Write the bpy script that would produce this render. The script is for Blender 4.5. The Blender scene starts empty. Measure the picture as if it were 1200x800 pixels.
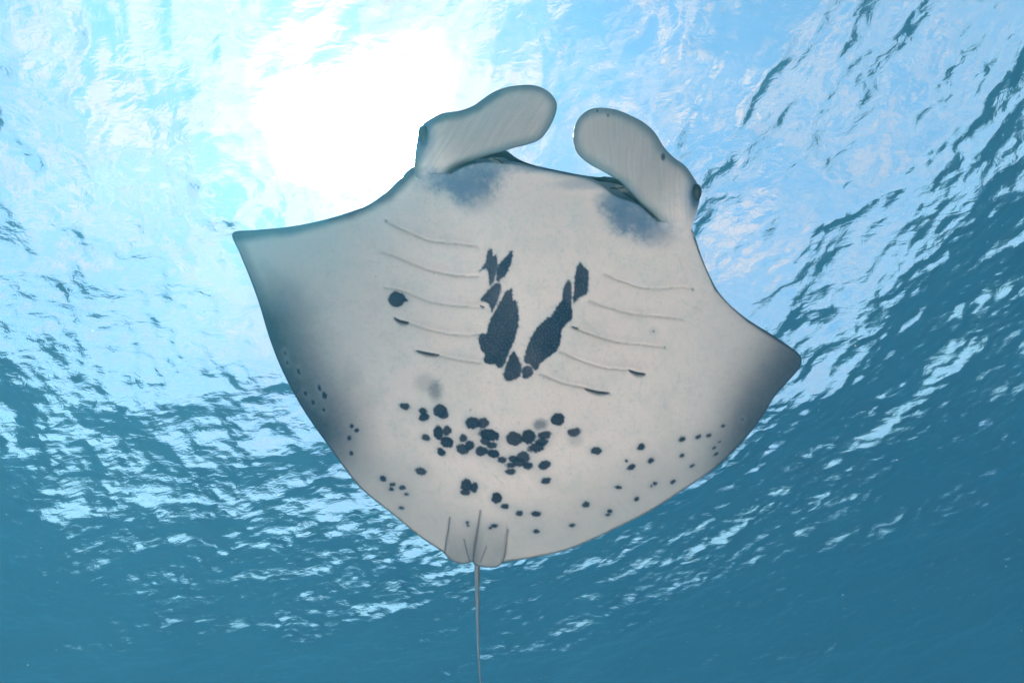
import bpy, math, random
import numpy as np
from mathutils import Matrix, Vector

# ------------------------------------------------------------------ camera, sky, sun, exposure
scene = bpy.context.scene
col = scene.collection
F = 600.0                       # focal length in pixels of the 1200 px wide photograph
CAM = np.array([0.0, 0.0, -7.0])    # seven metres under the surface (z = 0)
up = np.array([-80.0, 380.0, -600.0]); up /= np.linalg.norm(up)      # straight up, seen by the camera
fw = np.array([0.0, 0.0, -1.0])
hy = fw - fw.dot(up) * up; hy /= np.linalg.norm(hy)
hx = np.cross(hy, up)
ROT = np.array([hx, hy, up])                                          # camera axes -> world axes
cam_data = bpy.data.cameras.new('camera')
cam_data.sensor_width = 36.0
cam_data.lens = 36.0 * F / 1200.0
cam_data.clip_start = 0.05
cam_data.clip_end = 2000.0
cam = bpy.data.objects.new('camera', cam_data)
col.objects.link(cam)
M4 = Matrix.Identity(4)
for i in range(3):
    for j in range(3):
        M4[i][j] = float(ROT[i, j])
    M4[i][3] = float(CAM[i])
cam.matrix_world = M4
scene.camera = cam

# the sun glares through the surface at about (425, 140) of the photograph; undo the bend at the surface
sd_w = ROT @ np.array([425 - 600.0, 400 - 140.0, -F]); sd_w /= np.linalg.norm(sd_w)
SUN_AZ = math.atan2(sd_w[0], sd_w[1])                                  # from +Y towards +X
SUN_ELEV = math.pi / 2 - math.asin(min(1.0, 1.333 * math.hypot(sd_w[0], sd_w[1])))
sun_dir = Vector((math.sin(SUN_AZ) * math.cos(SUN_ELEV), math.cos(SUN_AZ) * math.cos(SUN_ELEV), math.sin(SUN_ELEV)))

world = bpy.data.worlds.new('World')
scene.world = world
world.use_nodes = True
wt = world.node_tree
wt.nodes.clear()
def wn(kind, **kw):
    n = wt.nodes.new(kind)
    for k, v in kw.items():
        setattr(n, k, v)
    return n
def wl(a, b):
    wt.links.new(a, b)
sky = wn('ShaderNodeTexSky', sky_type='NISHITA')
sky.sun_disc = False
sky.sun_elevation = SUN_ELEV
sky.sun_rotation = SUN_AZ
sky.air_density = 1.0
sky.dust_density = 0.2
sky.ozone_density = 0.2
tc = wn('ShaderNodeTexCoord')
sep = wn('ShaderNodeSeparateXYZ'); wl(tc.outputs['Generated'], sep.inputs[0])
zmax = wn('ShaderNodeMath', operation='MAXIMUM'); wl(sep.outputs['Z'], zmax.inputs[0]); zmax.inputs[1].default_value = 0.06
dx = wn('ShaderNodeMath', operation='DIVIDE'); wl(sep.outputs['X'], dx.inputs[0]); wl(zmax.outputs[0], dx.inputs[1])
dy = wn('ShaderNodeMath', operation='DIVIDE'); wl(sep.outputs['Y'], dy.inputs[0]); wl(zmax.outputs[0], dy.inputs[1])
cmb = wn('ShaderNodeCombineXYZ'); wl(dx.outputs[0], cmb.inputs[0]); wl(dy.outputs[0], cmb.inputs[1])
cof = wn('ShaderNodeVectorMath', operation='ADD'); wl(cmb.outputs[0], cof.inputs[0]); cof.inputs[1].default_value = (60.3, 2.0, 0.0)
cl = wn('ShaderNodeTexNoise'); wl(cof.outputs[0], cl.inputs['Vector'])
cl.inputs['Scale'].default_value = 4.5; cl.inputs['Detail'].default_value = 7.0
cl.inputs['Roughness'].default_value = 0.6; cl.inputs['Distortion'].default_value = 0.5
clr = wn('ShaderNodeMapRange'); 
clr.inputs['From Min'].default_value = 0.45; clr.inputs['From Max'].default_value = 0.68
clr.interpolation_type = 'SMOOTHSTEP'
# forward-scattered brightness of thin cloud towards the sun
dt = wn('ShaderNodeVectorMath', operation='DOT_PRODUCT'); wl(tc.outputs['Generated'], dt.inputs[0]); dt.inputs[1].default_value = sun_dir
dm = wn('ShaderNodeMath', operation='MAXIMUM'); wl(dt.outputs['Value'], dm.inputs[0]); dm.inputs[1].default_value = 0.0
pw = wn('ShaderNodeMath', operation='POWER'); wl(dm.outputs[0], pw.inputs[0]); pw.inputs[1].default_value = 5.0
br = wn('ShaderNodeMath', operation='MULTIPLY_ADD'); wl(pw.outputs[0], br.inputs[0]); br.inputs[1].default_value = 0.3; br.inputs[2].default_value = 4.2
cl2 = wn('ShaderNodeTexNoise'); wl(cmb.outputs[0], cl2.inputs['Vector']); cl2.inputs['Scale'].default_value = 11.0; cl2.inputs['Detail'].default_value = 6.0; cl2.inputs['Distortion'].default_value = 1.0
th = wn('ShaderNodeMapRange'); wl(cl2.outputs['Fac'], th.inputs['Value']); th.inputs['From Min'].default_value = 0.3; th.inputs['From Max'].default_value = 0.7; th.inputs['To Min'].default_value = 0.70; th.inputs['To Max'].default_value = 1.2
br2 = wn('ShaderNodeMath', operation='MULTIPLY'); wl(br.outputs[0], br2.inputs[0]); wl(th.outputs['Result'], br2.inputs[1])
ccol = wn('ShaderNodeCombineColor')
for i, k in enumerate((1.0, 0.84, 0.80)):
    m = wn('ShaderNodeMath', operation='MULTIPLY'); wl(br2.outputs[0], m.inputs[0]); m.inputs[1].default_value = k
    wl(m.outputs[0], ccol.inputs[i])
# cloud cover: more of it around the sun, thick and thin patches in it
nb = wn('ShaderNodeMath', operation='MULTIPLY_ADD'); wl(pw.outputs[0], nb.inputs[0]); nb.inputs[1].default_value = 0.10; wl(cl.outputs['Fac'], nb.inputs[2]); wl(nb.outputs[0], clr.inputs['Value'])
skc = wn('ShaderNodeVectorMath', operation='MULTIPLY'); wl(sky.outputs[0], skc.inputs[0]); skc.inputs[1].default_value = (0.98, 1.20, 1.05)   # tropical, slightly cyan sky
mix = wn('ShaderNodeMix', data_type='RGBA')
wl(clr.outputs['Result'], mix.inputs['Factor']); wl(skc.outputs[0], mix.inputs['A']); wl(ccol.outputs[0], mix.inputs['B'])
bg = wn('ShaderNodeBackground'); wl(mix.outputs['Result'], bg.inputs['Color']); bg.inputs['Strength'].default_value = 0.085
out = wn('ShaderNodeOutputWorld'); wl(bg.outputs[0], out.inputs['Surface'])

sun_data = bpy.data.lights.new('sun', 'SUN')
sun_data.energy = 5.0
sun_data.angle = math.radians(10.0)          # veiled by thin cloud
sun_data.color = (1.0, 0.90, 0.77)
sun = bpy.data.objects.new('sun', sun_data)
col.objects.link(sun)
sun.rotation_euler = sun_dir.to_track_quat('Z', 'Y').to_euler()
sun.location = sun_dir * 60

vs = scene.view_settings
scene.display_settings.display_device = 'sRGB'
vs.view_transform = 'Standard'; vs.look = 'None'; vs.exposure = 1.85; vs.gamma = 1.0
vs.use_curve_mapping = False
cy = scene.cycles
cy.max_bounces = 14; cy.diffuse_bounces = 4; cy.glossy_bounces = 5; cy.transmission_bounces = 8
cy.volume_bounces = 3; cy.transparent_max_bounces = 8
cy.caustics_refractive = True; cy.caustics_reflective = True
cy.blur_glossy = 0.3
cy.sample_clamp_indirect = 0.0
cy.use_guiding = True
cy.use_denoising = True
cy.denoiser = 'OPENIMAGEDENOISE'

# ------------------------------------------------------------------ helpers
def P(px, py, z):
    """a point seen at photograph pixel (px, py), z metres along the lens axis, in world metres"""
    px = np.asarray(px, float); py = np.asarray(py, float); z = np.asarray(z, float) + 0 * px
    c = np.stack([(px - 600.0) / F * z, -(py - 400.0) / F * z, -z], -1)
    return c @ ROT.T + CAM
def smooth(a, b, x):
    t = np.clip((x - a) / (b - a), 0, 1)
    return t * t * (3 - 2 * t)
rng = np.random.default_rng(7)
def vnoise(x, y, scale, seed=0, octaves=3):
    """value noise 0..1 in the plane"""
    tot = np.zeros_like(x, float); amp = 1.0; s = 0.0
    for o in range(octaves):
        r = np.random.default_rng(seed * 17 + o).random((256, 256))
        u = x / scale; v = y / scale
        iu = np.floor(u).astype(int); iv = np.floor(v).astype(int)
        fu = u - iu; fv = v - iv
        fu = fu * fu * (3 - 2 * fu); fv = fv * fv * (3 - 2 * fv)
        a = r[iu & 255, iv & 255]; b = r[(iu + 1) & 255, iv & 255]
        c = r[iu & 255, (iv + 1) & 255]; d = r[(iu + 1) & 255, (iv + 1) & 255]
        tot += amp * ((a * (1 - fu) + b * fu) * (1 - fv) + (c * (1 - fu) + d * fu) * fv)
        s += amp; amp *= 0.55; scale /= 2.1
    return tot / s
def new_mesh(name, V, faces, smooth_shade=True):
    """faces: (n,4) int array, a repeated last index marks a triangle"""
    me = bpy.data.meshes.new(name)
    faces = np.asarray(faces, int)
    tri = faces[:, 3] == faces[:, 2]
    counts = np.where(tri, 3, 4)
    starts = np.concatenate([[0], np.cumsum(counts)[:-1]])
    keep = np.ones(faces.shape, bool); keep[tri, 3] = False
    loops = faces[keep]
    me.vertices.add(len(V)); me.vertices.foreach_set('co', np.asarray(V, np.float32).ravel())
    me.loops.add(len(loops)); me.loops.foreach_set('vertex_index', loops.astype(np.int32))
    me.polygons.add(len(faces))
    me.polygons.foreach_set('loop_start', starts.astype(np.int32))
    me.polygons.foreach_set('loop_total', counts.astype(np.int32))
    me.update(calc_edges=True)
    me.polygons.foreach_set('use_smooth', np.full(len(faces), smooth_shade))
    me.validate()
    return me
def link(name, me, mat, parent=None):
    o = bpy.data.objects.new(name, me)
    if mat:
        me.materials.append(mat)
    col.objects.link(o)
    if parent:
        o.parent = parent
    return o
def material(name):
    m = bpy.data.materials.new(name); m.use_nodes = True
    nt = m.node_tree; nt.nodes.clear()
    return m, nt
def spline(pts, n=8, closed=True):
    """Catmull-Rom through the points"""
    p = np.asarray(pts, float); k = len(p); outp = []
    t = np.linspace(0, 1, n, endpoint=False)[:, None]
    for i in range(k if closed else k - 1):
        if closed:
            a, b, c, d = p[(i - 1) % k], p[i], p[(i + 1) % k], p[(i + 2) % k]
        else:
            a, b, c, d = p[max(i - 1, 0)], p[i], p[i + 1], p[min(i + 2, k - 1)]
        outp.append(0.5 * (2 * b + (c - a) * t + (2 * a - 5 * b + 4 * c - d) * t ** 2 + (3 * b - a - 3 * c + d) * t ** 3))
    outp = np.concatenate(outp)
    if not closed:
        outp = np.concatenate([outp, p[-1:]])
    return outp
def poly_dist(X, Y, poly, closed=True):
    """distance to a polyline, nearest point, inside flag"""
    best = np.full(X.shape, 1e9); nx = np.zeros_like(X); ny = np.zeros_like(X); ins = np.zeros(X.shape, bool)
    m = len(poly)
    for i in range(m if closed else m - 1):
        ax, ay = poly[i]; bx, by = poly[(i + 1) % m]
        ex, ey = bx - ax, by - ay
        L = ex * ex + ey * ey
        if L < 1e-9:
            continue
        t = np.clip(((X - ax) * ex + (Y - ay) * ey) / L, 0, 1)
        qx = ax + t * ex; qy = ay + t * ey
        d = (X - qx) ** 2 + (Y - qy) ** 2
        k = d < best
        best[k] = d[k]; nx[k] = qx[k]; ny[k] = qy[k]
        if closed and ay != by:
            c = ((ay > Y) != (by > Y)) & (X < ex * (Y - ay) / ey + ax)
            ins ^= c
    return np.sqrt(best), nx, ny, ins

# ------------------------------------------------------------------ water surface
def sea_tile(N, L, V, wind, slope, seed):
    """a periodic wind-sea height field (FFT of a wind spectrum), with the sideways shift of its crests"""
    r = np.random.default_rng(seed)
    k1 = np.fft.fftfreq(N, L / N) * 2 * np.pi
    kx, ky = np.meshgrid(k1, k1, indexing='ij')
    k = np.hypot(kx, ky); k[0, 0] = 1
    Lw = V * V / 9.81
    cosw = (kx * wind[0] + ky * wind[1]) / k
    ph = np.exp(-1 / (k * Lw) ** 2) / k ** 3.65 * (0.25 + cosw ** 2) * np.exp(-(k * 0.018) ** 2)
    ph[0, 0] = 0
    h = np.sqrt(ph) * (r.normal(size=(N, N)) + 1j * r.normal(size=(N, N)))
    H = np.fft.ifft2(h).real
    SX = np.fft.ifft2(1j * kx * np.fft.fft2(H)).real; SY = np.fft.ifft2(1j * ky * np.fft.fft2(H)).real
    g = slope / np.sqrt((SX ** 2 + SY ** 2).mean())
    H *= g
    fh = np.fft.fft2(H)
    DX = np.fft.ifft2(-1j * kx / k * fh).real; DY = np.fft.ifft2(-1j * ky / k * fh).real
    return H, DX, DY
TL = 42.0; TN = 1024
H, DX, DY = sea_tile(TN, TL, 3.2, (0.5, 0.866), 0.18, 42)
def axis(lo, hi, c0, c1, s0):
    a = list(c0 + s0 * np.arange(int(round((c1 - c0) / s0)))); x = c1
    while x < hi:
        a.append(x); x += max(s0, 0.010 * (x - c1) + s0)
    a.append(hi); b = []; x = c0 - s0
    while x > lo:
        b.append(x); x -= max(s0, 0.010 * (c0 - x) + s0)
    b.append(lo)
    return np.array(b[::-1] + a)
CS = TL / TN                                   # the fine middle sits exactly on the wave grid
ax = axis(-95, 95, -268 * CS, 268 * CS, CS)
ay = axis(-60, 110, -110 * CS, 366 * CS, CS)
GX, GY = np.meshgrid(ax, ay, indexing='ij')
def tile(A):
    u = np.round(GX / TL * TN, 4) % TN; v = np.round(GY / TL * TN, 4) % TN
    iu = u.astype(int); iv = v.astype(int); fu = u - iu; fv = v - iv
    iu %= TN; iv %= TN; i2 = (iu + 1) % TN; j2 = (iv + 1) % TN
    return (A[iu, iv] * (1 - fu) + A[i2, iv] * fu) * (1 - fv) + (A[iu, j2] * (1 - fu) + A[i2, j2] * fu) * fv
CH = 0.7
V = np.stack([GX + CH * tile(DX), GY + CH * tile(DY), tile(H)], -1).reshape(-1, 3)
nx_, ny_ = GX.shape
I = np.arange(nx_ * ny_).reshape(nx_, ny_)
fq = np.stack([I[:-1, :-1], I[1:, :-1], I[1:, 1:], I[:-1, 1:]], -1).reshape(-1, 4)
m_water, nt = material('sea_water_surface')
gl = nt.nodes.new('ShaderNodeBsdfGlass'); gl.inputs['IOR'].default_value = 1.333; gl.inputs['Roughness'].default_value = 0.14
gl.inputs['Color'].default_value = (0.97, 0.99, 1, 1)
no = nt.nodes.new('ShaderNodeTexNoise'); no.inputs['Scale'].default_value = 8.0; no.inputs['Detail'].default_value = 3.0; no.inputs['Roughness'].default_value = 0.55
no.inputs['Distortion'].default_value = 0.6
tco = nt.nodes.new('ShaderNodeTexCoord'); mpn = nt.nodes.new('ShaderNodeMapping'); mpn.inputs['Rotation'].default_value = (0, 0, math.radians(-30)); mpn.inputs['Scale'].default_value = (0.55, 1.0, 1.0)
nt.links.new(tco.outputs['Object'], mpn.inputs['Vector']); nt.links.new(mpn.outputs[0], no.inputs['Vector'])
bp = nt.nodes.new('ShaderNodeBump'); bp.inputs['Distance'].default_value = 0.022; bp.inputs['Strength'].default_value = 0.75
nt.links.new(no.outputs['Fac'], bp.inputs['Height']); nt.links.new(bp.outputs[0], gl.inputs['Normal'])
mo = nt.nodes.new('ShaderNodeOutputMaterial'); nt.links.new(gl.outputs[0], mo.inputs['Surface'])
water = link('water_surface', new_mesh('water_surface', V, fq), m_water)
water['kind'] = 'structure'
water['label'] = 'rippled blue sea surface seen from below with bright sky shining through'

# ------------------------------------------------------------------ unseen sand shelf, added close below to bounce light onto the belly
n = 160
sx = np.linspace(-95, 95, n); sy = np.linspace(-60, 110, n)
SXg, SYg = np.meshgrid(sx, sy, indexing='ij')
RS = np.hypot(SXg, SYg - 2) + 5 * (vnoise(SXg + 200, SYg + 200, 14, 9) - 0.5)
SZ = -9.6 - 26 * smooth(11, 38, RS) + 0.8 * vnoise(SXg + 500, SYg + 500, 22, 3) + 0.12 * np.sin(SXg * 1.9 + 3 * vnoise(SXg + 300, SYg + 300, 9, 5))
I = np.arange(n * n).reshape(n, n)
fq = np.stack([I[:-1, :-1], I[1:, :-1], I[1:, 1:], I[:-1, 1:]], -1).reshape(-1, 4)
m_sand, nt = material('pale_sand')
b = nt.nodes.new('ShaderNodeBsdfDiffuse'); mo = nt.nodes.new('ShaderNodeOutputMaterial')
no = nt.nodes.new('ShaderNodeTexNoise'); no.inputs['Scale'].default_value = 0.4; no.inputs['Detail'].default_value = 8
tco = nt.nodes.new('ShaderNodeTexCoord'); nt.links.new(tco.outputs['Object'], no.inputs['Vector'])
rp = nt.nodes.new('ShaderNodeValToRGB')
rp.color_ramp.elements[0].color = (0.80, 0.71, 0.58, 1); rp.color_ramp.elements[1].color = (0.90, 0.81, 0.68, 1)
nt.links.new(no.outputs['Fac'], rp.inputs[0]); nt.links.new(rp.outputs[0], b.inputs['Color']); nt.links.new(b.outputs[0], mo.inputs['Surface'])
shelf = link('bounce_shelf', new_mesh('bounce_shelf', np.stack([SXg, SYg, SZ], -1).reshape(-1, 3), fq), m_sand)
shelf['kind'] = 'structure'
shelf['label'] = 'unseen pale rippled sand shelf added to bounce light upwards'

# ------------------------------------------------------------------ manta ray
D0 = 3.75
BODY = [(272.5, 273), (300, 269.5), (340, 265.5), (378, 258), (410, 248.5), (432, 240), (452, 226), (470, 209), (482, 197),
        (500, 189), (530, 184), (560, 180), (578, 177), (593, 176.5), (606, 185.5), (624, 193), (653, 199.5), (678, 204.5), (697, 207),
        (712, 207), (727, 210), (752, 218), (778, 230), (797, 246), (809, 264), (815, 279), (822, 300), (829, 317), (840, 339),
        (855, 356.5), (876, 374), (904, 391.5), (925, 405.5), (936, 414), (939.5, 422), (935.5, 433), (921.5, 449), (907.5, 465), (897, 482),
        (879.5, 506.5), (855, 533), (830.5, 554), (799, 575), (760, 599.5), (718.5, 620.5), (705, 627), (664, 644), (622.5, 653.5),
        (592, 658), (587, 661.5), (580, 664.8), (567, 664.3), (557, 662), (553.5, 658), (548, 659.5), (541, 660.5), (529, 657), (522, 650),
        (518, 646), (490.5, 627.5), (463, 604.5), (430, 578.5), (413, 560.5), (384, 521), (356, 481), (332, 437), (316, 397), (304, 357),
        (292, 324), (280, 295)]
LOBE_L = [(485, 192), (488, 166), (492.5, 150), (503, 140.5), (518.5, 133), (539, 129.7), (554.5, 124), (566, 116), (579.5, 107.3),
          (597.5, 101.5), (620, 99.5), (635.5, 103), (647, 111.5), (652.5, 122), (651, 134), (643.5, 150), (633.5, 163), (620, 169),
          (602, 173.5), (588, 178), (575, 181.5), (557, 188), (540, 194), (526, 204), (518, 224), (505, 236), (494, 230), (487, 211)]
LOBE_R = [(770, 259), (761, 249), (750, 239), (740, 227.5), (727.5, 214), (717.5, 207.5), (707.5, 201.5), (690, 192), (677.5, 181),
          (672, 167.5), (672.5, 150), (679, 137.5), (690, 129), (703, 126.3), (722.5, 128.8), (740, 136), (755, 144), (767.5, 155.5),
          (778, 172.5), (790, 185), (802.5, 194), (812.5, 207.5), (818.8, 219), (820, 233), (816.5, 248), (811, 266), (808, 285), (796, 292), (782, 280)]
AX0 = np.array([645.0, 200.0]); AX1 = np.array([560.0, 660.0])
axd = (AX1 - AX0) / np.linalg.norm(AX1 - AX0)
def body_st(X, Y):
    t = (X - AX0[0]) * axd[0] + (Y - AX0[1]) * axd[1]
    s = (X - AX0[0]) * (-axd[1]) + (Y - AX0[1]) * axd[0]
    return -(-s) * -1, t            # s > 0 towards the right of the picture
def body_mid(X, Y):
    s, t = body_st(X, Y)
    z = D0 + 0.25 * (Y - 400.0) / F * D0
    wl_ = smooth(60, 340, -s) ** 1.0; wr = smooth(60, 340, s)
    z = z + 0.95 * np.clip((-s - 60) / 280, 0, None) ** 1.9 + 0.65 * np.clip((s - 60) / 280, 0, None) ** 1.9
    # the trailing edges of the wings bend up, away from the belly
    return z
def edge_prof(sd, w):
    return np.sqrt(np.clip(1 - (1 - np.clip(sd / w, 0, 1)) ** 2, 0, 1))

GILLS = [
    [(451.7, 258.3), (470, 268.3), (503.3, 281.7), (536.7, 285), (560, 289.3)],
    [(446.7, 295), (463, 300), (496.7, 314), (530, 321.7), (560, 323.3)],
    [(451.7, 336.7), (473, 340.7), (503, 352.7), (530, 357.3), (566.7, 360)],
    [(461.7, 372.7), (480, 378.3), (506.7, 386.7), (533, 391.7), (560, 391.7)],
    [(487, 410.7), (510, 415), (536.7, 421), (563, 425)],
    [(708, 321.7), (730, 330), (750, 336.7), (773, 338), (796.7, 336), (811.7, 339)],
    [(690, 353), (713, 360), (740, 367.7), (766.7, 370), (800, 374)],
    [(670, 382.7), (693, 391.7), (720, 400), (750, 403), (779, 406.7)],
    [(656.7, 411.7), (683, 423), (710, 430.7), (736.7, 432.7), (756.7, 438)],
    [(633, 438), (660, 448), (690, 455), (715, 460.7)]]
GILLS = [spline(g, 6, closed=False) for g in GILLS]
JAW = spline([(527, 203.5), (545, 195.5), (560, 191.5), (575, 190.5), (590, 191.5), (606, 191.8), (624, 196), (653, 202.5), (678, 207), (694, 211.5), (707, 219), (722, 230), (740, 236.5), (755, 245), (770, 259)], 6, closed=False)
FOLDS = [([(527, 606), (525.5, 620), (522.5, 636), (520.5, 648)], 1.0, 0.030), ([(595, 620), (593.5, 634), (591.5, 648), (589, 658)], 1.0, 0.030),
         ([(544, 632), (547, 645), (550.5, 658)], 0.9, 0.016), ([(570, 640), (566, 650), (563, 658)], 0.8, 0.010),
         ([(563, 598), (561, 612), (558.5, 626), (556, 642), (554.5, 656)], 1.3, 0.03)]
FOLDS = [(spline(a, 6, closed=False), w, d) for a, w, d in FOLDS]
def near(X, Y, pl, r):
    lo = pl.min(0) - r; hi = pl.max(0) + r
    return (X > lo[0]) & (X < hi[0]) & (Y > lo[1]) & (Y < hi[1])
def side_of(X, Y, pl):
    """signed: positive below the (left to right) polyline in the picture"""
    yy = np.interp(X, pl[:, 0], pl[:, 1])
    return Y - yy

def lobe_L_mid(X, Y):
    a = np.clip((X - 490) / 160, 0, 1)
    return body_mid(X * 0 + 505, Y * 0 + 215) - 0.05 - 0.22 * a + 0.05 * np.sin(a * 5) + 0.26 * smooth(206, 242, Y) + 0.25 * (Y - 190) / F
def lobe_R_mid(X, Y):
    a = np.clip((812 - X) / 140, 0, 1)
    return body_mid(X * 0 + 795, Y * 0 + 250) - 0.06 - 0.20 * a + 0.04 * np.sin(a * 5) + 0.26 * smooth(260, 298, Y) + 0.25 * (Y - 220) / F
def lobe_hv(sd):
    return 0.035 * edge_prof(sd, 9) + 0.035 * edge_prof(sd, 34)

def body_relief(X, Y, sd):
    """metres towards the camera, added on the belly side"""
    s, t = body_st(X, Y)
    r = 0.02 * edge_prof(sd, 7) + 0.035 * edge_prof(sd, 60)
    lon = smooth(-20, 120, t) * (1 - smooth(300, 500, t))
    r = r + 0.20 * np.exp(-(s / 150.0) ** 2) * lon
    r = r + 0.05 * np.exp(-(s / 40.0) ** 2) * smooth(250, 400, t) * edge_prof(sd, 40)
    # gill covers: each slit is a step with a fine groove, the cover in front of it lapping over
    for g in GILLS:
        k = near(X, Y, g, 24)
        d, _, _, _ = poly_dist(X[k], Y[k], g, closed=False)
        sg = side_of(X[k], Y[k], g)
        inx = (X[k] > g[0, 0] - 2) & (X[k] < g[-1, 0] + 2)
        endw = smooth(g[0, 0] - 2, g[0, 0] + 14, X[k]) * (1 - smooth(g[-1, 0] - 14, g[-1, 0] + 2, X[k]))
        groove = -0.011 * np.exp(-(d / 1.4) ** 2)
        flap = np.where(inx & (sg < 0), 0.030 * np.exp(-d / 9.0), 0.0) * endw - np.where(inx & (sg >= 0), 0.016 * np.exp(-d / 9.0), 0) * endw
        r[k] += groove + flap
    # lower jaw rim: in front of it the surface steps back to the upper lip
    k = near(X, Y, JAW, 30)
    sg = side_of(X[k], Y[k], JAW)
    d, _, _, _ = poly_dist(X[k], Y[k], JAW, closed=False)
    step = np.where(sg < 0, -0.09 * smooth(0, 2.5, d), 0.012 * np.exp(-(d / 8.0) ** 2))
    r[k] += step
    for f, w, dp in FOLDS:
        k = near(X, Y, f, 12)
        d, _, _, _ = poly_dist(X[k], Y[k], f, closed=False)
        r[k] -= dp * 0.6 * np.exp(-(d / w) ** 2) - 0.006 * np.exp(-(d / 6.0) ** 2)
    # pelvic fins lie over the disc
    pel = smooth(606, 640, Y) * smooth(0, 2.5, X - np.interp(Y, [606, 648], [527, 520.5])) * smooth(0, 2.5, np.interp(Y, [620, 658], [595, 589]) - X) * (Y > 605)
    r += 0.06 * pel * edge_prof(sd, 6)
    r += 0.006 * (vnoise(X, Y, 70, 21) - 0.5)
    return r

def shell(poly, step, mid, hv, hd):
    """closed skin over a traced outline: belly sheet and back sheet meeting along the rim"""
    lo = poly.min(0) - 2; hi = poly.max(0) + 2
    gx = np.arange(lo[0], hi[0], step); gy = np.arange(lo[1], hi[1], step)
    X, Y = np.meshgrid(gx, gy, indexing='ij')
    d, qx, qy, ins = poly_dist(X, Y, poly)
    cell = ins[:-1, :-1] | ins[1:, :-1] | ins[1:, 1:] | ins[:-1, 1:]
    used = np.zeros(X.shape, bool)
    used[:-1, :-1] |= cell; used[1:, :-1] |= cell; used[1:, 1:] |= cell; used[:-1, 1:] |= cell
    rim = used & ~ins
    X = np.where(rim, qx, X); Y = np.where(rim, qy, Y)
    sd = np.where(ins, d, 0.0)
    nv = int(used.sum())
    idx = np.full(X.shape, -1); idx[used] = np.arange(nv)
    nb = int(ins.sum())
    idb = idx.copy(); idb[ins] = nv + np.arange(nb)
    xs, ys, ss = X[used], Y[used], sd[used]
    zv = mid(xs, ys) - hv(xs, ys, ss)
    xb, yb, sb = X[ins], Y[ins], sd[ins]
    zb = mid(xb, yb) + hd(xb, yb, sb)
    ci, cj = np.nonzero(cell)
    fv = np.stack([idx[ci, cj], idx[ci, cj + 1], idx[ci + 1, cj + 1], idx[ci + 1, cj]], -1)
    fb = np.stack([idb[ci, cj], idb[ci + 1, cj], idb[ci + 1, cj + 1], idb[ci, cj + 1]], -1)
    Vw = np.concatenate([P(xs, ys, zv), P(xb, yb, zb)])
    info = dict(x=np.concatenate([xs, xb]), y=np.concatenate([ys, yb]), sd=np.concatenate([ss, sb]),
                back=np.concatenate([np.zeros(nv, bool), np.ones(nb, bool)]))
    return Vw, np.concatenate([fv, fb]), info

bodyP = spline(BODY, 5); lobeLP = spline(LOBE_L, 5); lobeRP = spline(LOBE_R, 5)
def body_hv(X, Y, sd):
    r = body_relief(X, Y, sd)
    zm = body_mid(X, Y)
    z = zm - r
    # fins of the head grow out of the belly: fillet their roots into it
    for LP, mid, rootx, rooty in ((lobeLP, lobe_L_mid, 503, 226), (lobeRP, lobe_R_mid, 797, 280)):
        k = near(X, Y, LP, 10) & (np.hypot(X - rootx, Y - rooty) < 60)
        d, _, _, ins = poly_dist(X[k], Y[k], LP)
        zl = mid(X[k], Y[k]) - np.where(ins, lobe_hv(d), -d * 0.03)
        w = 1 - smooth(32, 52, np.hypot(X[k] - rootx, Y[k] - rooty))
        a, b = z[k], zl + 0.004
        h = np.clip(0.5 + 0.5 * (a - b) / 0.06, 0, 1)
        sm = a * (1 - h) + b * h - 0.06 * h * (1 - h)
        z[k] = a * (1 - w) + np.minimum(a, sm) * w
    return zm - z
def body_hd(X, Y, sd):
    s, t = body_st(X, Y)
    return 0.02 * edge_prof(sd, 7) + 0.05 * edge_prof(sd, 60) + 0.34 * np.exp(-(s / 110.0) ** 2) * smooth(-10, 120, t) * (1 - smooth(280, 470, t)) * edge_prof(sd, 50)

# ---- pigment (base colour plus painted shade), looked up per point of the skin
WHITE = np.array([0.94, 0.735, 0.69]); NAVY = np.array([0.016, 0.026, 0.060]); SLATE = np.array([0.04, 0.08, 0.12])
SMUDGE = np.array([0.09, 0.19, 0.32]); BACK = np.array([0.025, 0.035, 0.045]); LOBEC = np.array([0.43, 0.375, 0.37])
def c3(pts):
    return [(430 + x / 3.0, 240 + y / 3.0) for x, y in pts]
PATCH = [c3(p) for p in (
    [(432, 150), (443, 165), (442, 180), (455, 175), (458, 200), (460, 225), (448, 262), (432, 285), (428, 250), (418, 225), (395, 235), (415, 205), (420, 175)],
    [(512, 160), (513, 190), (500, 225), (480, 255), (460, 268), (455, 250), (465, 210), (490, 180)],
    [(468, 275), (470, 300), (462, 330), (440, 378), (430, 350), (402, 338), (405, 325), (430, 295), (450, 278)],
    [(510, 293), (512, 335), (522, 335), (532, 360), (534, 410), (525, 455), (510, 500), (495, 530), (485, 560), (465, 577), (450, 560), (430, 560),
     (410, 550), (412, 525), (400, 505), (391, 480), (397, 455), (420, 450), (425, 425), (440, 390), (465, 345), (485, 310)],
    [(515, 515), (530, 535), (543, 570), (540, 600), (520, 615), (495, 620), (480, 605), (482, 580), (495, 545)],
    [(560, 565), (580, 570), (583, 595), (565, 612), (548, 605), (547, 580)],
    [(712, 265), (720, 290), (720, 345), (722, 375), (722, 400), (700, 420), (685, 440), (680, 490), (660, 520), (620, 550), (600, 575), (590, 580),
     (570, 560), (555, 555), (558, 510), (575, 470), (600, 430), (630, 400), (650, 390), (668, 355), (685, 335), (690, 300), (700, 275)],
    [(750, 203), (765, 220), (777, 235), (778, 290), (770, 315), (745, 325), (725, 350), (728, 290), (735, 230)])]
SP = []
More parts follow.
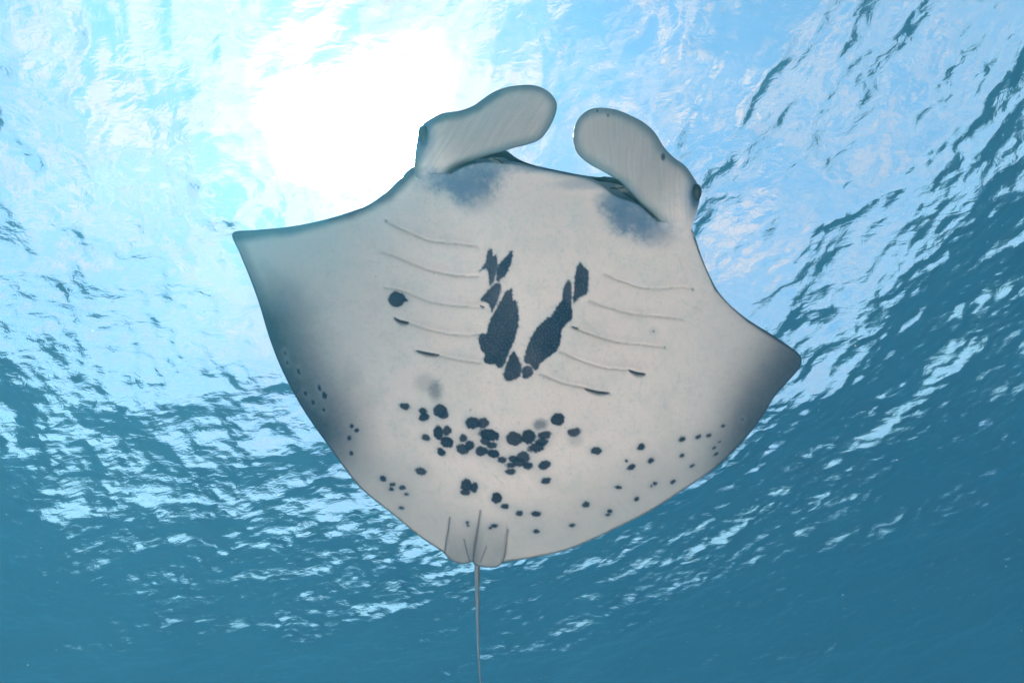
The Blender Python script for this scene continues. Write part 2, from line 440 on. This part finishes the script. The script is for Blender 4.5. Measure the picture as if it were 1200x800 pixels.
for a in ((162, 95, 23, 16, 10), (240, 115, 17, 15), (245, 142, 22, 18), (312, 112, 28, 28), (328, 130, 22, 17), (305, 205, 21, 30), (340, 198, 20, 22),
          (342, 247, 28, 24), (254, 228, 21, 14, 20), (317, 287, 22, 15, 35), (410, 228, 18, 18), (438, 260, 21, 21), (407, 275, 28, 22, 30), (450, 165, 32, 28),
          (497, 165, 24, 24), (520, 215, 46, 24, 15), (505, 240, 22, 20), (533, 260, 22, 13), (487, 285, 27, 20, 10), (538, 297, 27, 18, 10), (576, 322, 23, 14),
          (628, 232, 36, 30), (690, 225, 32, 30), (757, 217, 32, 19, -10), (745, 245, 28, 18), (725, 268, 40, 21, -20), (813, 150, 29, 27), (885, 205, 28, 19, -10),
          (977, 282, 25, 16), (622, 318, 20, 15), (668, 310, 28, 23), (648, 335, 30, 18), (614, 345, 22, 13), (684, 346, 22, 15), (612, 372, 21, 14),
          (757, 345, 29, 18, -25), (762, 411, 22, 14, -10), (230, 370, 24, 15, 8), (425, 430, 25, 27), (458, 438, 18, 22), (418, 460, 20, 14), (553, 484, 24, 24),
          (590, 520, 18, 12), (651, 549, 17, 13), (722, 551, 20, 11), (720, 627, 14, 9), (935, 511, 18, 14), (875, 601, 14, 9), (1072, 439, 13, 8),
          (1035, 539, 11, 8), (1027, 556, 11, 6), (68, 403, 15, 11, 20), (110, 428, 12, 9), (106, 446, 12, 8), (151, 440, 14, 11), (168, 468, 11, 7),
          (147, 526, 12, 8), (428, 588, 8, 6), (430, 602, 6, 5), (543, 603, 14, 8), (526, 612, 9, 6)):
    SP.append((430 + a[0] / 3.637, 450 + a[1] / 3.637, a[2] / 3.637, a[3] / 3.637, a[4] if len(a) > 4 else 0))
for a in ((225, 489, 5, 9), (286, 535, 5, 10), (300, 557, 6, 11), (245, 551, 5, 7), (267, 577, 5, 7), (298, 600, 4, 6), (380, 647, 6, 7), (395, 660, 7, 6),
          (373, 683, 8, 8), (379, 727, 6, 7), (470, 797, 6, 4), (185, 433, 3, 5), (192, 462, 3, 5)):
    SP.append((260 + a[0] / 2.5, 240 + a[1] / 2.5, a[2] / 2.5, a[3] / 2.5, -15))
for a in ((203, 524, 13, 11), (171, 592, 14, 9), (236, 569, 13, 9), (189, 697, 9, 7), (250, 647, 8, 6), (238, 655, 4, 3), (310, 641, 9, 6), (340, 498, 12, 8),
          (394, 490, 11, 7), (431, 485, 9, 6), (479, 454, 8, 5), (340, 553, 9, 7), (375, 587, 9, 5), (448, 527, 7, 4), (455, 547, 10, 4), (465, 507, 5, 3),
          (543, 432, 4, 3), (155, 570, 4, 4), (245, 137, 3, 3)):
    SP.append((680 + a[0] / 2.856, 340 + a[1] / 2.856, a[2] / 2.856, a[3] / 2.856, -30))
SP.append((465, 351, 9.5, 9.5, 0)); SP.append((475, 351.5, 3, 2, 0))

def smudges(X, Y, n1, n2, n3, lay, al, keep):
    # head smudges
    for cx, cy, rx, ry, a in ((542, 212, 50, 30, 0.8), (555, 226, 34, 28, 0.45), (515, 212, 34, 22, 0.5), (575, 198, 30, 16, 0.6), (742, 254, 42, 30, 0.85), (766, 270, 36, 24, 0.55), (722, 238, 28, 20, 0.65), (680, 216, 40, 8, 0.35), (620, 196, 46, 8, 0.5), (600, 186, 20, 10, 0.7)):
        q = np.hypot((X - cx) / rx, (Y - cy) / ry) + 0.55 * (n1 - 0.5) + 0.45 * (n2 - 0.5) + 0.25 * (n3 - 0.5)
        lay(al, SMUDGE, a * (1 - smooth(0.25, 1.15, q)) * keep)
SCR = np.random.default_rng(5).random((46, 4))
def pigment_shade(info, lobe=None, streak=(1.0, 0.0)):
    X, Y, sd, back = info['x'], info['y'], info['sd'], info['back']
    C = np.tile(WHITE, (len(X), 1)); dark = np.zeros(len(X))
    def lay(k, colr, a):
        C[k] += (np.asarray(colr) - C[k]) * np.clip(a, 0, 1)[:, None]
    al = np.ones(len(X), bool)
    n1 = vnoise(X, Y, 26, 31); n2 = vnoise(X, Y, 6, 32); n3 = vnoise(X, Y, 2.2, 33, 2)
    lay(al, (0.60, 0.56, 0.535), 0.22 * smooth(0.45, 0.75, n1) + 0.18 * smooth(0.5, 0.8, n2) + 0.3 * smooth(0.55, 0.85, n3))
    speck = smooth(0.86, 0.93, vnoise(X + 1000, Y, 3.0, 36, 1) * (0.55 + 0.5 * vnoise(X, Y, 40, 37)))
    lay(al, (0.25, 0.25, 0.27), 0.6 * speck)
    # faint rubs and scratches
    for q in range(46):
        x_, y_ = 300 + 620 * SCR[q, 0], 220 + 420 * SCR[q, 1]; an = SCR[q, 2] * 3.1; ln = 8 + 26 * SCR[q, 3]
        sg_ = np.array([(x_, y_), (x_ + ln * math.cos(an) * 0.5, y_ + ln * math.sin(an) * 0.5 + 1), (x_ + ln * math.cos(an), y_ + ln * math.sin(an))])
        k = near(X, Y, sg_, 3)
        if k.any():
            d, _, _, _ = poly_dist(X[k], Y[k], sg_, closed=False)
            lay(k, (0.45, 0.42, 0.41), 0.35 * np.exp(-(d / 0.7) ** 2) * smooth(0.3, 0.6, n2[k]))
    if lobe is None:
        # dusky wing undersides, greyed outwards and rearwards to paint in flash falloff
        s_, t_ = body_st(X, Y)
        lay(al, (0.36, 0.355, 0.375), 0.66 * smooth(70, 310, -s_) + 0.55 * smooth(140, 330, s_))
        lay(al, (0.42, 0.395, 0.40), 0.62 * (1 - smooth(10, 110, sd)) * smooth(480, 560, Y))
        # dusky rear halves of the wings
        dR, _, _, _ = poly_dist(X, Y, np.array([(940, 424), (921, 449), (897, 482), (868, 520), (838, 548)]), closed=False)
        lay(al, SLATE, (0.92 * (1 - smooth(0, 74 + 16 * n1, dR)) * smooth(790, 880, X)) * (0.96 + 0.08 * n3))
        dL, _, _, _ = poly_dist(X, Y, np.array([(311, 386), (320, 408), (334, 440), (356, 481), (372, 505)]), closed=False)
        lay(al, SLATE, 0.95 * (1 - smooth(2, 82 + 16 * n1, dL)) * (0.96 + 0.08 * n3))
        # the leading edge of the wing on the lit side shows the back's colour rolled round
        dl, _, _, _ = poly_dist(X, Y, np.array([(272, 273), (340, 266), (410, 248), (452, 226), (470, 209), (484, 196)]), closed=False)
        lay(al, SLATE, 0.9 * (1 - smooth(6, 17, dl + 4 * n1)))
        dl, _, _, _ = poly_dist(X, Y, np.array([(272, 273), (292, 324), (316, 397)]), closed=False)
        lay(al, SLATE, 0.55 * (1 - smooth(2, 16, dl)))
        dl, _, _, _ = poly_dist(X, Y, np.array([(815, 279), (840, 339), (876, 374), (936, 414)]), closed=False)
        lay(al, SLATE, 0.9 * (1 - smooth(1.5, 6, dl + 3 * n1)))
        smudges(X, Y, n1, n2, n3, lay, al, 1.0)
        for cx, cy, rx, ry, a in ((510, 458, 11, 15, 0.65), (498, 448, 16, 14, 0.3), (633, 497, 12, 9, 0.75), (674, 516, 12, 10, 0.25)):
            q = np.hypot((X - cx) / rx, (Y - cy) / ry) + 0.4 * (n2 - 0.5) + 0.3 * (n3 - 0.5)
            lay(al, (0.10, 0.12, 0.17), a * (1 - smooth(0.3, 1.15, q)))
        # pelvic fins: fold shading painted in, darker along the tail slit
        pel = smooth(600, 650, Y) * smooth(519, 527, X) * (1 - smooth(588, 598, X))
        lay(al, (0.30, 0.29, 0.30), 0.75 * pel * (0.6 + 0.5 * n1))
        lay(al, (0.22, 0.22, 0.23), 0.55 * smooth(596, 640, Y) * np.exp(-((X - np.interp(Y, [598, 656], [563, 554.5])) / 7.0) ** 2))
        # upper lip
        k = near(X, Y, JAW, 26); d, _, _, _ = poly_dist(X[k], Y[k], JAW, closed=False)
        sg = side_of(X[k], Y[k], JAW)
        lay(k, (0.09, 0.19, 0.26), np.where(sg < 0, 0.85, 0.75 * np.exp(-d / 3.0) * smooth(545, 590, X[k])))
        for cx, cy, rx, ry in ((579, 186.5, 10, 4.0), (729, 221, 9, 4.5)):
            lay(al, (0.55, 0.52, 0.52), 0.8 * (1 - smooth(0.5, 1.1, np.hypot((X - cx) / rx, (Y - cy - 0.35 * (X - cx)) / ry))))
        for sgm in ([(579, 186), (584, 187.5), (589, 191)], [(716, 220.5), (724, 221), (731, 219.5)], [(731, 226), (740, 232), (752, 241), (766, 255)], [(528, 203), (540, 195.5), (556, 189.5)]):
            sgm = np.array(sgm); k = near(X, Y, sgm, 5); d, _, _, _ = poly_dist(X[k], Y[k], sgm, closed=False)
            lay(k, (0.015, 0.025, 0.035), 0.9 * np.exp(-(d / 1.1) ** 2))  # mouth slits, plus the shadow line painted where a fin meets the belly
        # gill slits: a fine shadow line painted in, dark at the open end
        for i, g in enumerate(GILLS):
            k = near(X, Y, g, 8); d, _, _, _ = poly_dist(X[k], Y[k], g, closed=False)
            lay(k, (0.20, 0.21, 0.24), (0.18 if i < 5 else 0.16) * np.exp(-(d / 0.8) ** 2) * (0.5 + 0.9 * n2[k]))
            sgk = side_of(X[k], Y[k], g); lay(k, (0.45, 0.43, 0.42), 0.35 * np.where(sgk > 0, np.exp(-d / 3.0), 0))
        for seg, w in (([(461, 372), (469, 376), (480, 378.5)], 3.4), ([(487, 411), (500, 413.5), (516, 416.5)], 2.8), ([(736, 433.5), (746, 437), (757, 438.5)], 3.2),
                       ([(684, 455.5), (700, 459.5), (715, 460.5)], 2.6), ([(670, 383), (678, 385.5)], 2.2), ([(562, 358.5), (568, 360.5)], 2.2),
                       ([(451, 258), (454, 260)], 2.2), ([(778, 406), (780, 407)], 2.6), ([(810, 338), (813, 340)], 3.0)):
            sg_ = np.array(seg); k = near(X, Y, sg_, 10)
            L0, L1 = sg_[0, 0], sg_[-1, 0]
            tt = (X[k] - L0) / max(1.0, L1 - L0)
            w2 = 1.5 * w if L1 - L0 > 9 else w
            off = Y[k] - np.interp(X[k], sg_[:, 0], sg_[:, 1]) + 1.0
            wid = w2 * np.sqrt(np.clip(1 - (2 * tt - 1) ** 2, 0, 1)) + 0.25 * w * (n2[k] - 0.5)
            a = smooth(-0.9, 0.3, off) * (1 - smooth(0.25 * wid, 1.7 * wid + 0.3, off)) * smooth(-0.02, 0.08, tt) * (1 - smooth(0.92, 1.02, tt))
            lay(k, NAVY, (0.95 if L1 - L0 > 4 else 0.5) * a)
        # throat patches and spots, ragged at the rim
        for p in PATCH:
            pp = spline(p, 3); k = near(X, Y, pp, 6)
            d, _, _, ins = poly_dist(X[k], Y[k], pp)
            q = np.where(ins, d, -d) + 2.0 * (n3[k] - 0.5) + 2.0 * (n2[k] - 0.5)
            a = smooth(-1.2, 1.2, q)
            lay(k, (0.34, 0.34, 0.37), 0.3 * np.exp(-np.maximum(-q, 0) / 2.0))
            lay(k, NAVY * 0.9 + 0.028 * np.array([0.7, 1.0, 1.5]) * smooth(0.3, 0.8, n2[k]).mean(), a * (0.90 + 0.14 * n1[k])); dark[k] = np.maximum(dark[k], a * smooth(0.5, 4, q))
        for stage in (0, 1):
            for cx, cy, rx, ry, ang in SP:
                k = np.hypot(X - cx, Y - cy) < 2 * max(rx, ry) + 4
                ca, sa = math.cos(math.radians(ang)), math.sin(math.radians(ang))
                u = (X[k] - cx) * ca + (Y[k] - cy) * sa; v = -(X[k] - cx) * sa + (Y[k] - cy) * ca
                q = (np.hypot(u / rx, v / ry) - 1) * min(rx, ry) + 1.5 * (n3[k] - 0.5) + 2.8 * min(1, min(rx, ry) / 5) * (n2[k] - 0.5)
                if stage == 0:
                    lay(k, (0.30, 0.31, 0.35), 0.35 * np.exp(-(np.maximum(q, 0) / 2.5)))
                else:
                    lay(k, NAVY, (0.93 + 0.06 * ((cx * 7.3 + cy * 3.1) % 1.0)) * (1 - smooth(-1.0, 1.0, q))); dark[k] = np.maximum(dark[k], 0.6 * (1 - smooth(-4, -1, q)))
        for f, w, dp in FOLDS:
            k = near(X, Y, f, 8); d, _, _, _ = poly_dist(X[k], Y[k], f, closed=False)
            lay(k, (0.06, 0.07, 0.09), 0.75 * np.exp(-(d / (0.8 * w)) ** 2))
        # dark rim
        lay(al, (0.015, 0.06, 0.10), 0.75 * (1 - smooth(0.6, 2.8, sd + 0.8 * (n2 - 0.5))))
    else:
        cx0, cy0, ux, uy = lobe
        # across the fin: fine streaks; the root pale like the belly
        u = (X - cx0) * ux + (Y - cy0) * uy; v = -(X - cx0) * uy + (Y - cy0) * ux
        root = smooth(0, 55, u)
        lay(al, LOBEC, 0.75 * root)
        us = X * streak[0] + Y * streak[1]; vs_ = -X * streak[1] + Y * streak[0]
        us = us + 6 * (vnoise(X, Y, 50, 44) - 0.5)
        st = vnoise(us + 2400, vs_ * 0.07 + 400, 2.4, 41, 3)
        lay(al, (0.30, 0.29, 0.30), 0.28 * smooth(0.35, 0.9, st) * smooth(-25, 20, u))
        lay(al, (0.72, 0.68, 0.65), 0.20 * smooth(0.55, 0.85, vnoise(us + 900, vs_ * 0.06 + 900, 3.0, 45, 2)))
        smudges(X, Y, n1, n2, n3, lay, al, 1 - smooth(4, 24, u))
        free = smooth(-8, 14, u)
        if cx0 < 600:          # teal shading of the left fin's curved outer edge, painted in
            dl, _, _, _ = poly_dist(X, Y, np.array([(483, 212), (485, 192), (488, 166), (492.5, 150), (503, 140.5), (518.5, 133), (539, 129.7), (554.5, 124), (566, 116), (579.5, 107.3)]), closed=False)
            lay(al, (0.07, 0.15, 0.18), 0.85 * (1 - smooth(1.5, 11 + 6 * n1, dl)))
        lay(al, (0.12, 0.21, 0.25), 0.75 * free * (1 - smooth(1.0, 9 + 8 * n1, sd)))
        lay(al, BACK, 0.6 * free * (1 - smooth(0.2, 1.6, sd)))
        for ex, ey, rx, ry, a in EYEP:
            q = np.hypot((X - ex) / rx, (Y - ey) / ry) + 0.2 * (n2 - 0.5)
            lay(al, (0.03, 0.055, 0.07), a * (1 - smooth(0.45, 1.25, q)))
            lay(al, SMUDGE, 0.55 * a * (1 - smooth(1.0, 2.4, q)))
        for ex, ey, r in ((700, 130, 1.3), (712.5, 135.5, 1.3), (777, 184, 3.0)):
            lay(al, (0.03, 0.04, 0.06), 0.85 * (1 - smooth(0.5, 1.2, np.hypot(X - ex, (Y - ey) * 0.6) / r)))
    C[back] = BACK * (0.7 + 0.6 * n1[back])[:, None]
    return C, dark
EYEP = ((496.5, 160, 8, 15, 0.9), (815, 230, 8, 16, 0.95))

def skin_material():
    m, nt = material('manta_skin')
    N = nt.nodes; L = nt.links
    at = N.new('ShaderNodeAttribute'); at.attribute_name = 'pigment_shade'
    dk = N.new('ShaderNodeAttribute'); dk.attribute_name = 'dark_patch'
    tcn = N.new('ShaderNodeTexCoord')
    vo = N.new('ShaderNodeTexVoronoi'); vo.inputs['Scale'].default_value = 95.0; L.new(tcn.outputs['Object'], vo.inputs['Vector'])
    mr = N.new('ShaderNodeMapRange'); mr.inputs['From Min'].default_value = 0.42; mr.inputs['From Max'].default_value = 0.12
    L.new(vo.outputs['Distance'], mr.inputs['Value'])
    mu = N.new('ShaderNodeMath'); mu.operation = 'MULTIPLY'; L.new(mr.outputs[0], mu.inputs[0]); L.new(dk.outputs['Fac'], mu.inputs[1])
    mu2 = N.new('ShaderNodeMath'); mu2.operation = 'MULTIPLY'; L.new(mu.outputs[0], mu2.inputs[0]); mu2.inputs[1].default_value = 0.5
    mx = N.new('ShaderNodeMix'); mx.data_type = 'RGBA'; L.new(mu2.outputs[0], mx.inputs['Factor']); L.new(at.outputs['Color'], mx.inputs['A'])
    mx.inputs['B'].default_value = (0.20, 0.25, 0.32, 1)
    nz = N.new('ShaderNodeTexNoise'); nz.inputs['Scale'].default_value = 70.0; nz.inputs['Detail'].default_value = 4.0; L.new(tcn.outputs['Object'], nz.inputs['Vector'])
    bpn = N.new('ShaderNodeBump'); bpn.inputs['Strength'].default_value = 0.5; bpn.inputs['Distance'].default_value = 0.004; L.new(nz.outputs['Fac'], bpn.inputs['Height'])
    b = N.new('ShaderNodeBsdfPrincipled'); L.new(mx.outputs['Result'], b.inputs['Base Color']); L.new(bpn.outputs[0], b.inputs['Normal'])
    b.inputs['Roughness'].default_value = 0.55; b.inputs['IOR'].default_value = 1.12
    o = N.new('ShaderNodeOutputMaterial'); L.new(b.outputs[0], o.inputs['Surface'])
    return m
m_skin = skin_material()

parts = []
Vb, fb, ib = shell(bodyP, 1.0, body_mid, body_hv, body_hd); parts.append((Vb, fb) + pigment_shade(ib))
Vl, fl, il = shell(lobeLP, 1.0, lobe_L_mid, lambda x, y, s: lobe_hv(s), lambda x, y, s: 0.03 * edge_prof(s, 9)); parts.append((Vl, fl) + pigment_shade(il, (500, 204, 0.86, -0.51), (0.83, 0.55)))
Vr, fr, ir = shell(lobeRP, 1.0, lobe_R_mid, lambda x, y, s: lobe_hv(s), lambda x, y, s: 0.03 * edge_prof(s, 9)); parts.append((Vr, fr) + pigment_shade(ir, (798, 258, -0.62, -0.78), (1.0, -0.04)))
# tail: a long whip that tapers
tp = spline([(561, 615), (559, 645), (559.2, 665), (559.4, 700), (559.7, 735), (561.2, 770), (563.2, 800), (567, 840), (574, 890)], 8, closed=False)
tw = np.interp(tp[:, 1], [615, 665, 700, 735, 800, 890], [4.2, 3.3, 2.4, 1.6, 1.0, 0.4])
tz = np.interp(tp[:, 1], [615, 665, 700, 890], [0.0, 0.0, 0.0, 0.05]) + np.array([float(body_mid(np.array([x]), np.array([min(y, 680)]))[0]) for x, y in tp]) + np.interp(tp[:, 1], [615, 650, 665], [0.06, 0.03, 0.0])
ns = 14; TV = []; 
cen = P(tp[:, 0], tp[:, 1], tz)
right_w = ROT[:, 0]; back_w = -ROT[:, 2]
for i in range(len(tp)):
    r = tw[i] * tz[i] / F
    for j in range(ns):
        a = 2 * math.pi * j / ns
        TV.append(cen[i] + r * (math.cos(a) * right_w + math.sin(a) * back_w))
TV = np.array(TV); TF = []
for i in range(len(tp) - 1):
    for j in range(ns):
        TF.append((i * ns + j, i * ns + (j + 1) % ns, (i + 1) * ns + (j + 1) % ns, (i + 1) * ns + j))
tcx = np.repeat(np.arange(len(tp)), ns); ang = np.tile(np.arange(ns), len(tp)) * 2 * math.pi / ns
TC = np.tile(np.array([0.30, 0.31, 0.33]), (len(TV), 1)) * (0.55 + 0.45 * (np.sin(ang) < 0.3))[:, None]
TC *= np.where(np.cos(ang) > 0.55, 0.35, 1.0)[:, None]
parts.append((TV, np.array(TF), TC, np.zeros(len(TV))))
off = 0; AV = []; AF = []; AC = []; AD = []
for v, f, c, d in parts:
    AV.append(v); AF.append(f + off); AC.append(c); AD.append(d); off += len(v)
AV = np.concatenate(AV); AF = np.concatenate(AF); AC = np.concatenate(AC); AD = np.concatenate(AD)
base = P(600, 400, D0 + 0.2)
me = new_mesh('body', AV - base, AF)
ca = me.color_attributes.new('pigment_shade', 'FLOAT_COLOR', 'POINT')
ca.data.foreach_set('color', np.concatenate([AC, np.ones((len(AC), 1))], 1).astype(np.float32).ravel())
da = me.attributes.new('dark_patch', 'FLOAT', 'POINT'); da.data.foreach_set('value', AD.astype(np.float32))
manta = bpy.data.objects.new('manta_ray', None)
manta.empty_display_size = 0.3
manta.location = base
col.objects.link(manta)
manta['label'] = 'white-bellied manta ray gliding with raised wings, curled head fins and navy belly spots'
manta['category'] = 'manta ray'
body = link('body', me, m_skin, manta)

def eye_part(px, py, z, r, squash):
    m, nt = bpy.data.materials.get('eye_dark'), None
    if m is None:
        m, nt = material('eye_dark')
        b = nt.nodes.new('ShaderNodeBsdfPrincipled'); b.inputs['Base Color'].default_value = (0.012, 0.02, 0.026, 1); b.inputs['Roughness'].default_value = 0.18
        no = nt.nodes.new('ShaderNodeTexNoise'); no.inputs['Scale'].default_value = 60
        rp = nt.nodes.new('ShaderNodeValToRGB'); rp.color_ramp.elements[0].color = (0.01, 0.018, 0.022, 1); rp.color_ramp.elements[1].color = (0.04, 0.06, 0.07, 1)
        nt.links.new(no.outputs['Fac'], rp.inputs[0]); nt.links.new(rp.outputs[0], b.inputs['Base Color'])
        o = nt.nodes.new('ShaderNodeOutputMaterial'); nt.links.new(b.outputs[0], o.inputs['Surface'])
    nu, nv = 20, 12; vv = []; ff = []
    c = P(px, py, z)
    for i in range(nv + 1):
        th = math.pi * i / nv
        for j in range(nu):
            ph = 2 * math.pi * j / nu
            q = np.array([math.sin(th) * math.cos(ph) * squash[0], math.cos(th) * squash[1], math.sin(th) * math.sin(ph) * squash[2]]) * r
            vv.append(c + ROT @ q - base)
    for i in range(nv):
        for j in range(nu):
            ff.append((i * nu + j, (i + 1) * nu + j, (i + 1) * nu + (j + 1) % nu, i * nu + (j + 1) % nu))
    return link('eye', new_mesh('eye', np.array(vv), np.array(ff)), m, manta)
zl = float(lobe_L_mid(np.array([497.0]), np.array([160.0]))[0]); zr = float(lobe_R_mid(np.array([815.0]), np.array([227.0]))[0])
eye_part(496.5, 158, zl - 0.030, 0.048, (0.8, 1.25, 1.2))
eye_part(815, 226, zr - 0.030, 0.048, (0.8, 1.25, 1.2))

# ------------------------------------------------------------------ drifting particles
def ico():
    t = (1 + 5 ** 0.5) / 2
    v = np.array([(-1, t, 0), (1, t, 0), (-1, -t, 0), (1, -t, 0), (0, -1, t), (0, 1, t), (0, -1, -t), (0, 1, -t), (t, 0, -1), (t, 0, 1), (-t, 0, -1), (-t, 0, 1)], float)
    v /= np.linalg.norm(v[0])
    f = [(0, 11, 5), (0, 5, 1), (0, 1, 7), (0, 7, 10), (0, 10, 11), (1, 5, 9), (5, 11, 4), (11, 10, 2), (10, 7, 6), (7, 1, 8), (3, 9, 4), (3, 4, 2), (3, 2, 6), (3, 6, 8), (3, 8, 9), (4, 9, 5), (2, 4, 11), (6, 2, 10), (8, 6, 7), (9, 8, 1)]
    return v, np.array([(a, b, c, c) for a, b, c in f])
iv, iff = ico()
pv = []; pf = []; k = 0
for i in range(420):
    q = np.array([rng.uniform(-4, 4), rng.uniform(-2.5, 6), rng.uniform(-8, -3.0)])
    if np.linalg.norm(q - CAM) < 0.9:
        continue
    r = 0.0012 + 0.002 * rng.random() ** 3
    pv.append(q + iv * r * rng.uniform(0.6, 1.3, 3)); pf.append(iff + 12 * k); k += 1
m_p, nt = material('drifting_plankton')
b = nt.nodes.new('ShaderNodeBsdfDiffuse'); mo = nt.nodes.new('ShaderNodeOutputMaterial'); nt.links.new(b.outputs[0], mo.inputs['Surface'])
no = nt.nodes.new('ShaderNodeTexNoise'); no.inputs['Scale'].default_value = 3
rp = nt.nodes.new('ShaderNodeValToRGB'); rp.color_ramp.elements[0].color = (0.35, 0.38, 0.36, 1); rp.color_ramp.elements[1].color = (0.75, 0.75, 0.7, 1)
nt.links.new(no.outputs['Fac'], rp.inputs[0]); nt.links.new(rp.outputs[0], b.inputs['Color'])
pl = link('plankton', new_mesh('plankton', np.concatenate(pv), np.concatenate(pf)), m_p)
pl['kind'] = 'stuff'; pl['label'] = 'tiny pale plankton specks drifting in the water'; pl['category'] = 'plankton'

# ------------------------------------------------------------------ the water itself, as haze
x0, x1, y0, y1, z0, z1 = -94, 94, -59, 109, -38.0, 0.9
hv = np.array([(x, y, z) for z in (z0, z1) for y in (y0, y1) for x in (x0, x1)], float)
hf = np.array([(0, 2, 3, 1), (4, 5, 7, 6), (0, 1, 5, 4), (2, 6, 7, 3), (0, 4, 6, 2), (1, 3, 7, 5)])
m_h, nt = material('sea_water_volume')
pvn = nt.nodes.new('ShaderNodeVolumePrincipled'); mo = nt.nodes.new('ShaderNodeOutputMaterial')
pvn.inputs['Color'].default_value = (0.030, 0.132, 0.178, 1)
pvn.inputs['Absorption Color'].default_value = (0.11, 0.22, 0.36, 1)
pvn.inputs['Density'].default_value = 0.088
pvn.inputs['Anisotropy'].default_value = 0.52
nt.links.new(pvn.outputs[0], mo.inputs['Volume'])
hz = link('haze', new_mesh('haze', hv, hf, False), m_h)
hz['kind'] = 'stuff'; hz['label'] = 'clear blue sea water fading into the distance'; hz['category'] = 'water'
